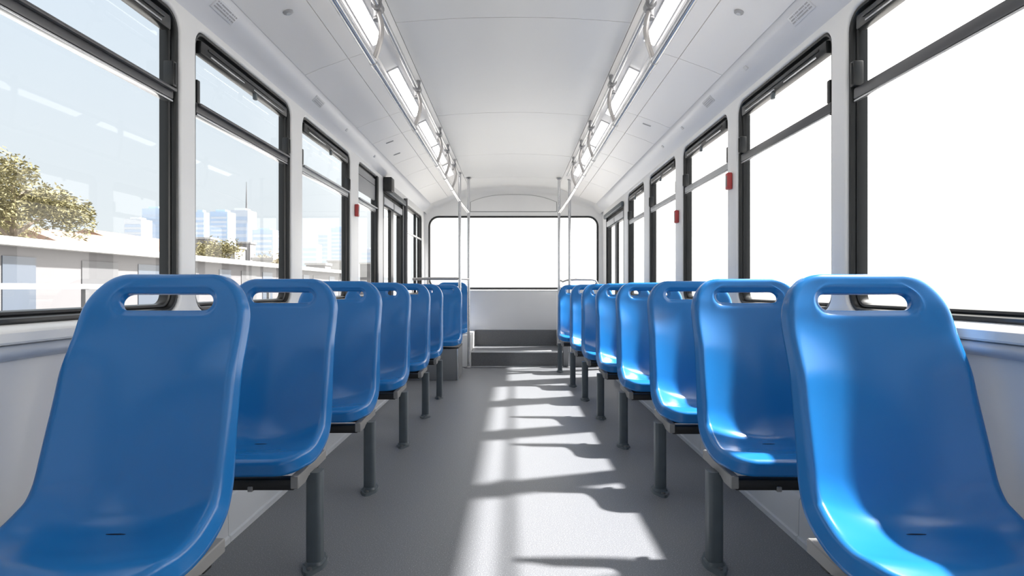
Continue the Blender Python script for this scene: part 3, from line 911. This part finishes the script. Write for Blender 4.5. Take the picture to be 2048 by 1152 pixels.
def tower(px0, px1, ytop, D, m, label, bands=None, spire=None, dep=None):
    x0, x1 = (px0 - 1027) * D / 1200, (px1 - 1027) * D / 1200
    z1 = 1 + (576 - ytop) * D / 1200
    dep = dep or (x1 - x0)
    cx, cy = (x0 + x1) / 2, D + dep / 2
    e = empty('tower', (cx, cy, GZ), label, 'tower', 'hazy skyline towers')
    w = (x1 - x0) / 2; h = z1 - GZ
    MB().box(-w, w, -dep / 2, dep / 2, 0, h).build('wall', m, e, smooth=0)
    MB().box(-w * 0.55, w * 0.55, -dep * 0.3, dep * 0.3, h, h + 0.03 * h).build('roof_plant', m, e, smooth=0)
    if bands:
        n_, bm_ = bands
        b = MB()
        for k in range(n_):
            zz = h * (0.10 + 0.86 * k / n_)
            b.box(-w * 0.9, w * 0.9, -dep / 2 - 0.15, -dep / 2, zz, zz + h * 0.45 / n_)
            b.box(w, w + 0.15, -dep * 0.45, dep * 0.45, zz, zz + h * 0.45 / n_)
        b.build('window_bands', bm_, e, smooth=0)
    if spire:
        zs = 1 + (576 - spire) * D / 1200 - GZ
        MB().tube([(w * 0.4, 0, h), (w * 0.4, 0, h + (zs - h) * 0.5), (w * 0.4, 0, zs)], [w * 0.10, w * 0.06, w * 0.02], 8).build('spire', M['dimgrey'], e)
    return e
tower(248, 283, 438, 300, M['hazepale'], 'pale squat tower left of the first window pillar on the skyline', (12, M['hazeband']))
tower(284, 322, 417, 320, M['hazeblue'], 'blue-grey slab tower showing at the rear edge of the first window', (14, M['hazeband']))
tower(388, 408, 424, 330, M['hazeblue'], 'narrow blue tower beside the first pillar in the second window', (14, M['hazepale']))
tower(420, 455, 423, 350, M['hazeblue'], 'broad blue glass tower in the second window', (16, M['hazepale']))
tower(456, 496, 420, 380, M['hazepale'], 'pale tower topped by a thin spire in the second window', (10, M['hazeband']), spire=360)
tower(504, 546, 459, 340, M['hazeblue'], 'lower grey tower standing alone in the second window', (10, M['hazepale']))
tower(604, 634, 488, 360, M['hazepale'], 'low pale block at the start of the third window', (8, M['hazeband']))
tower(636, 656, 462, 390, M['hazepale'], 'slim pale tower in the middle of the third window', (12, M['hazeband']))
tower(662, 692, 456, 420, M['hazeblue'], 'tall hazy tower at the rear edge of the third window', (14, M['hazepale']))
tower(722, 744, 498, 420, M['hazepale'], 'faint low tower seen through the fourth city window', (8, M['hazeband']))

# pale mid-distance blocks below the skyline
BL = [(390, 420, 478, 120, 'rendered', 'pale block with dark windows beside the first pillar'), (424, 470, 496, 105, 'concrete', 'low flat white block under the blue glass tower'),
      (474, 500, 487, 130, 'rendered', 'small cream block under the spired tower'), (505, 545, 520, 90, 'concrete', 'flat roofed block before the olive trees'),
      (612, 650, 530, 100, 'rendered', 'pale block low in the third window'), (655, 700, 524, 125, 'concrete', 'wide white block low at the rear of the third window'),
      (720, 748, 528, 130, 'rendered', 'pale block low in the fourth city window')]
for px0, px1, yt, D, m, lab in BL:
    x0, x1 = (px0 - 1027) * D / 1200, (px1 - 1027) * D / 1200
    z1 = 1 + (576 - yt) * D / 1200
    e = empty('apartment_block', ((x0 + x1) / 2, D, GZ), lab, 'building', 'pale blocks below the skyline')
    w = (x1 - x0) / 2
    MB().box(-w, w, 0, w * 2, 0, z1 - GZ).build('wall', M[m], e, smooth=0)
    MB().box(-w - 0.2, w + 0.2, -0.2, w * 2 + 0.2, z1 - GZ, z1 - GZ + 0.35).build('roof', M['concrete'], e, smooth=0)
    for k in range(3):
        MB().box(-w * 0.7 + k * w * 0.55, -w * 0.7 + k * w * 0.55 + w * 0.3, -0.08, 0.02, (z1 - GZ) * 0.55, (z1 - GZ) * 0.75).build('window', M['dimgrey'], e, smooth=0)

# trees
def tree(x, y, ztop, R, label, lm, trunk=True, flat=0.55, n=900, leafs=0.35, seed=1):
    rnd = random.Random(seed)
    e = empty('tree', (x, y, GZ), label, 'tree', 'roadside trees')
    H = ztop - GZ
    tk = MB().tube([(0, 0, 0), (0.05, 0.1, H * 0.3), (-0.05, 0.05, H * 0.6), (0, 0, H * 0.85)], [H * 0.035, H * 0.028, H * 0.02, H * 0.008], 9)
    for k in range(7):
        a = k * 2.4; q = R * 0.6
        tk.tube([(0, 0, H * (0.35 + 0.06 * k)), (cos(a) * q * 0.5, sin(a) * q * 0.5, H * (0.45 + 0.06 * k)), (cos(a) * q, sin(a) * q, H * (0.52 + 0.055 * k))], [H * 0.014, H * 0.009, H * 0.004], 6)
    tk.build('trunk', M['bark'], e)
    f = MB()
    clumps = [(Vector((rnd.uniform(-1, 1) * R * 0.75, rnd.uniform(-1, 1) * R * 0.75, H - R * flat * rnd.uniform(0.4, 1.9))), R * rnd.uniform(0.25, 0.45)) for _ in range(16)]
    for i in range(n):
        c, rr = rnd.choice(clumps)
        d = Vector((rnd.gauss(0, 1), rnd.gauss(0, 1), rnd.gauss(0, 0.7))).normalized() * rr * rnd.random() ** 0.4
        p = c + d
        ax = Vector((rnd.gauss(0, 1), rnd.gauss(0, 1), rnd.gauss(0, 0.5))).normalized()
        ay = ax.orthogonal().normalized(); ay = (Matrix.Rotation(rnd.uniform(0, 6.28), 3, ax) @ ay)
        l = leafs * rnd.uniform(0.6, 1.2); w = l * 0.35
        f.quad(p - ax * l / 2, p + ay * w / 2, p + ax * l / 2, p - ay * w / 2)
    f.build('foliage', lm, e, smooth=0)
    return e
tree(-24.6, 29.5, 7.3, 2.9, 'large olive green tree behind the low roadside building', M['leaf'], n=9000, leafs=0.26, seed=3)
tree(-33.0, 38.5, 6.6, 3.0, 'second olive green tree farther from the road', M['leaf'], n=7000, leafs=0.26, seed=9)
tree(-44, 112, 7.8, 3.6, 'dusty brown tree beside the flat roofed block in the second window', M['leaf2'], n=2500, leafs=0.45, seed=5)
tree(-33.4, 88, 5.9, 1.9, 'smaller dusty brown tree by the second window pillar', M['leaf2'], n=2200, leafs=0.4, seed=6)
tree(-28, 56, 5.6, 2.6, 'dark leafy tree beside the terracotta roofs', M['leaf'], n=3000, leafs=0.35, seed=8)

# ------------------------------------------------------------------ light
SUN = Vector((1.0, 0.33, 1.33)).normalized()
sd = bpy.data.lights.new('sun', 'SUN'); sd.energy = 20.5; sd.angle = radians(2.2); sd.color = (1.0, 0.97, 0.93)
so = bpy.data.objects.new('sun', sd); COL.objects.link(so)
so.rotation_euler = (-SUN).to_track_quat('-Z', 'Y').to_euler(); so.location = (6, 3, 9)

w = bpy.data.worlds.new('sky'); SC.world = w; w.use_nodes = True
nt = w.node_tree; nt.nodes.clear()
out = nt.nodes.new('ShaderNodeOutputWorld'); bg = nt.nodes.new('ShaderNodeBackground')
tc = nt.nodes.new('ShaderNodeTexCoord')
sep = nt.nodes.new('ShaderNodeSeparateXYZ'); nt.links.new(tc.outputs['Generated'], sep.inputs[0])
ramp = nt.nodes.new('ShaderNodeValToRGB')          # horizon to zenith
ramp.color_ramp.elements[0].position = 0.0; ramp.color_ramp.elements[0].color = (0.84, 0.89, 0.915, 1)
ramp.color_ramp.elements[1].position = 0.75; ramp.color_ramp.elements[1].color = (1.2, 1.19, 1.17, 1)
k = ramp.color_ramp.elements.new(0.18); k.color = (0.80, 0.875, 0.93, 1)
k = ramp.color_ramp.elements.new(0.42); k.color = (0.72, 0.83, 0.945, 1)
nt.links.new(sep.outputs['Z'], ramp.inputs['Fac'])
dot = nt.nodes.new('ShaderNodeVectorMath'); dot.operation = 'DOT_PRODUCT'
hz = Vector((0.80, 0.45, 0.40)).normalized(); dot.inputs[1].default_value = hz
nt.links.new(tc.outputs['Generated'], dot.inputs[0])
mr = nt.nodes.new('ShaderNodeMapRange'); mr.interpolation_type = 'SMOOTHSTEP'
mr.inputs['From Min'].default_value = 0.15; mr.inputs['From Max'].default_value = 1.0
mr.inputs['To Min'].default_value = 0.0; mr.inputs['To Max'].default_value = 1.0
nt.links.new(dot.outputs['Value'], mr.inputs['Value'])
mx = nt.nodes.new('ShaderNodeMix'); mx.data_type = 'RGBA'
nt.links.new(mr.outputs[0], mx.inputs['Factor'])
nt.links.new(ramp.outputs['Color'], mx.inputs['A']); mx.inputs['B'].default_value = (4.0, 3.9, 3.75, 1)
nt.links.new(mx.outputs['Result'], bg.inputs['Color']); bg.inputs['Strength'].default_value = 1.05
nt.links.new(bg.outputs[0], out.inputs['Surface'])

# ------------------------------------------------------------------ camera
cd = bpy.data.cameras.new('camera'); cd.sensor_width = 36; cd.lens = 36 * 1200 / 2048
cd.shift_x = -3 / 2048; cd.clip_end = 3000; cd.clip_start = 0.02
co = bpy.data.objects.new('camera', cd); COL.objects.link(co)
co.location = (0, 0, 1.0); co.rotation_euler = (radians(90), 0, 0)
SC.camera = co
SC.view_settings.view_transform = 'Standard'; SC.view_settings.look = 'None'
SC.view_settings.exposure = 0.0; SC.view_settings.gamma = 1.0; SC.view_settings.use_curve_mapping = False
SC.cycles.max_bounces = 12; SC.cycles.diffuse_bounces = 6; SC.cycles.glossy_bounces = 4; SC.cycles.transparent_max_bounces = 16
